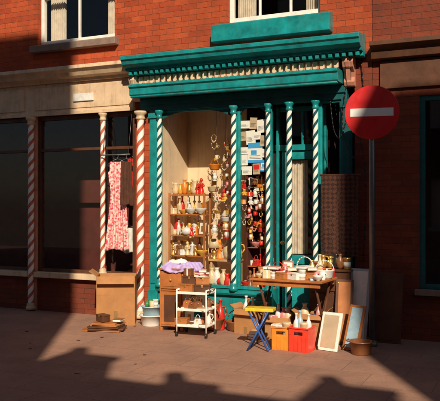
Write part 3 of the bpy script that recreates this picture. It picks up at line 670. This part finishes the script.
for sy in (-.075,.075):
    MB().tube((-.13,sy,0),(.10,sy,.43),.010).done('leg',pm('blue'),ST); MB().tube((.10,sy*.75,0),(-.12,sy*.75,.43),.010).done('leg',pm('blue'),ST)
MB().tube((-.125,-.075,.02),(-.125,.075,.02),.009).done('stretcher',pm('blue'),ST)
MB().tube((.095,-.065,.02),(.095,.065,.02),.009).done('stretcher',pm('blue'),ST)
def crate(loc,rz,c,label,w=.25,d=.24,h=.25):
    T=thing('plastic_crate',label,'crate',loc,rz,'plastic crates under the table')
    t=.008; b=MB()
    b.box(-w/2+t,w/2-t,-d/2+t,d/2-t,0,t)
    for s in (-1,1):
        b.box(-w/2,w/2,s*d/2-t/2,s*d/2+t/2,0,h-.07); b.box(-w/2,-.05,s*d/2-t/2,s*d/2+t/2,h-.07,h-.035); b.box(.05,w/2,s*d/2-t/2,s*d/2+t/2,h-.07,h-.035); b.box(-w/2,w/2,s*d/2-t/2,s*d/2+t/2,h-.035,h-.0005)
        b.box(s*w/2-t/2,s*w/2+t/2,-d/2+t/2,d/2-t/2,0,h-.0005)
        for i in range(5): xx=-w/2+.02+i*(w-.04)/4; b.box(xx-.005,xx+.005,s*(d/2+t/2),s*(d/2+t/2+.005),.01,h-.08)
    b.done('body',pm(c),T,bevel=.002)
    MB().box(-w/2-.01,w/2+.01,-d/2-.016,-d/2+.004,h,h+.014).box(-w/2-.01,w/2+.01,d/2-.004,d/2+.016,h,h+.014).box(-w/2-.01,-w/2+.004,-d/2+.004,d/2-.004,h,h+.014).box(w/2-.004,w/2+.01,-d/2+.004,d/2-.004,h,h+.014).done('rim',pm(c),T,bevel=.002)
crate((1.25,-1.07,0),R(7),'orange','orange plastic crate of oddments on pavement',w=.20,d=.20,h=.24)
crate((1.475,-1.09,0),R(-5),'coral','bright coral red plastic crate beside orange crate',w=.22,d=.20,h=.25)
row(4,1.18,1.32,-1.07,.16,'inside orange crate',['white','cream','white'],['gift_box','tin','mug','book'],s=(1.0,1.2))
row(4,1.39,1.56,-1.08,.16,'inside red crate',['white','pale blue','cream'],['mug','tin','gift_box','bottle'],s=(1.0,1.2))
def lean(loc,rz,tilt,w,h,m,name,label,framed=None):
    o=MB().box(-w/2,w/2,-.008,.008,0,h).box(-w/2+.03,w/2-.03,-.012,-.0085,.03,h-.03,1).done(name,[m,framed or m],loc=loc,rot=(-tilt,0,rz),bevel=.003)
    return info(o,label,name.replace('_',' '))
lean((1.73,-1.00,0.003),R(-12),R(20),.24,.42,WHITE,'picture_board','white framed board leaning against folding table',PB)
lean((1.95,-.88,0.003),R(-20),R(20),.20,.50,WOOD,'picture_board','wooden framed picture leaning among pavement goods',pm('pale blue'))
lean((1.92,-.50,0.003),R(-5),R(14),.24,.86,mat('pale_board',(.42,.47,.50),.6,.15,dirt=.3),'cupboard_door','pale blue grey cupboard door leaning on wall',WHITE)
lean((1.80,-.60,0.003),R(8),R(16),.20,.74,DWOOD,'cupboard_door','brown wooden panel leaning beside pale door',WOOD)
lean((2.22,-.30,0.003),R(-3),R(10),.34,.8,DWOOD,'cupboard_door','dark wooden panel leaning against brick wall')
D=thing('chest_of_drawers','dark wooden chest of drawers below hanging rug','chest of drawers',(1.58,-.26,0))
MB().box(-.24,.24,-.13,.17,.06,.80).box(-.26,.26,-.15,.18,.801,.825).box(-.22,-.18,-.11,-.07,0,.0595).box(.18,.22,-.11,-.07,0,.0595).box(-.22,-.18,.1,.14,0,.0595).box(.18,.22,.1,.14,0,.0595).done('carcass',DWOOD,D,bevel=.004)
for z in (.09,.33,.57):
    dr=MB().box(-.22,.22,-.145,-.131,z,z+.21).done('drawer',DWOOD,D,bevel=.004)
    for s in (-1,1): MB().ball((s*.12,-.158,z+.105),.013).done('knob',pm('brass')).parent=dr
row(6,1.37,1.81,-.30,.826,'on dark chest of drawers',['brown','black','terracotta','brass','brown'],['wooden_box','vase','jug','tin','bowl'],s=(.8,1.1))
carton((1.02,-.52,0),R(5),.30,.26,.26,'small open cardboard carton beneath folding table',flap=.07)
carton((.58,-.34,0),R(-8),.32,.28,.30,'open cardboard carton of goods against stall riser',flap=.08)
row(4,.47,.70,-.34,.16,'inside cardboard carton',HOT,['bottle','vase','gift_box','framed_picture'],s=(1.1,1.3))
carton((1.46,-.62,0),R(3),.34,.26,.34,'filled carton beneath folding table',flap=.07)
row(5,1.33,1.60,-.62,.22,'inside carton beneath table',['white','pink','cream','blue','red'],['bottle','vase','gift_box','book'],s=(.9,1.2))
row(4,.92,1.14,-.52,.16,'inside small carton beneath table',['white','pink','cream'],['bottle','gift_box','vase'],s=(.9,1.1))
for i in range(3): put('book',['brown','red','cream'][i],.78,-.70,.0+i*.0315,'stacked on pavement by table',s=1.05)
put('basket','brown',.36,-.30,0,'on pavement by stall riser',s=1.1)
tub((2.10,-1.0,0),0,'dark brown plastic tub on pavement','brown',.12,.13)
rnd=random.Random(4)
for i in range(16):
    x=rnd.uniform(-2.4,2.4); y=rnd.uniform(-3.2,-.3); s=rnd.uniform(.012,.03)
    m=MB(); m.prism([(-s,-s*.6),(0,-s*.8),(s,-s*.2),(s*.7,s*.7),(-s*.3,s*.9)],0,.003,axis='z')
    info(m.done('dead_leaf',DWOOD if i%3 else CARD,loc=(x,y,.003),rot=(rnd.uniform(-.15,.15),0,rnd.uniform(0,6)),bevel=0),'small dry brown leaf lying on pavement','leaf','dry leaves on pavement')

# ------------------------------------------------------------------ light
AZ,EL=R(30),R(34)
sd=Vector((math.sin(AZ)*math.cos(EL),-math.cos(AZ)*math.cos(EL),math.sin(EL)))
sl=bpy.data.lights.new('sun','SUN'); sl.energy=5.0; sl.angle=R(.5); sl.color=(1,.86,.66)
so=bpy.data.objects.new('sun',sl); COL.objects.link(so); so.rotation_euler=sd.to_track_quat('Z','Y').to_euler(); so.location=(6,-12,9)
W=bpy.data.worlds.new('World'); scene.world=W; W.use_nodes=True; nt=W.node_tree
bg=nt.nodes['Background']; sky=nt.nodes.new('ShaderNodeTexSky'); sky.sky_type='NISHITA'; sky.sun_disc=False
sky.sun_elevation=EL; sky.sun_rotation=math.atan2(sd.x,sd.y); nt.links.new(sky.outputs[0],bg.inputs[0]); bg.inputs[1].default_value=.05
scene.view_settings.view_transform='Standard'; scene.view_settings.look='None'; scene.view_settings.exposure=0

# ------------------------------------------------------------------ camera
cam=bpy.data.cameras.new('camera'); co=bpy.data.objects.new('camera',cam); COL.objects.link(co); scene.camera=co
co.location=(3.83,-8.365,1.6); cam.sensor_width=36; cam.lens=36*700/440; cam.clip_end=500; cam.clip_start=.05
co.rotation_euler=(R(90.2),0,R(24.6))
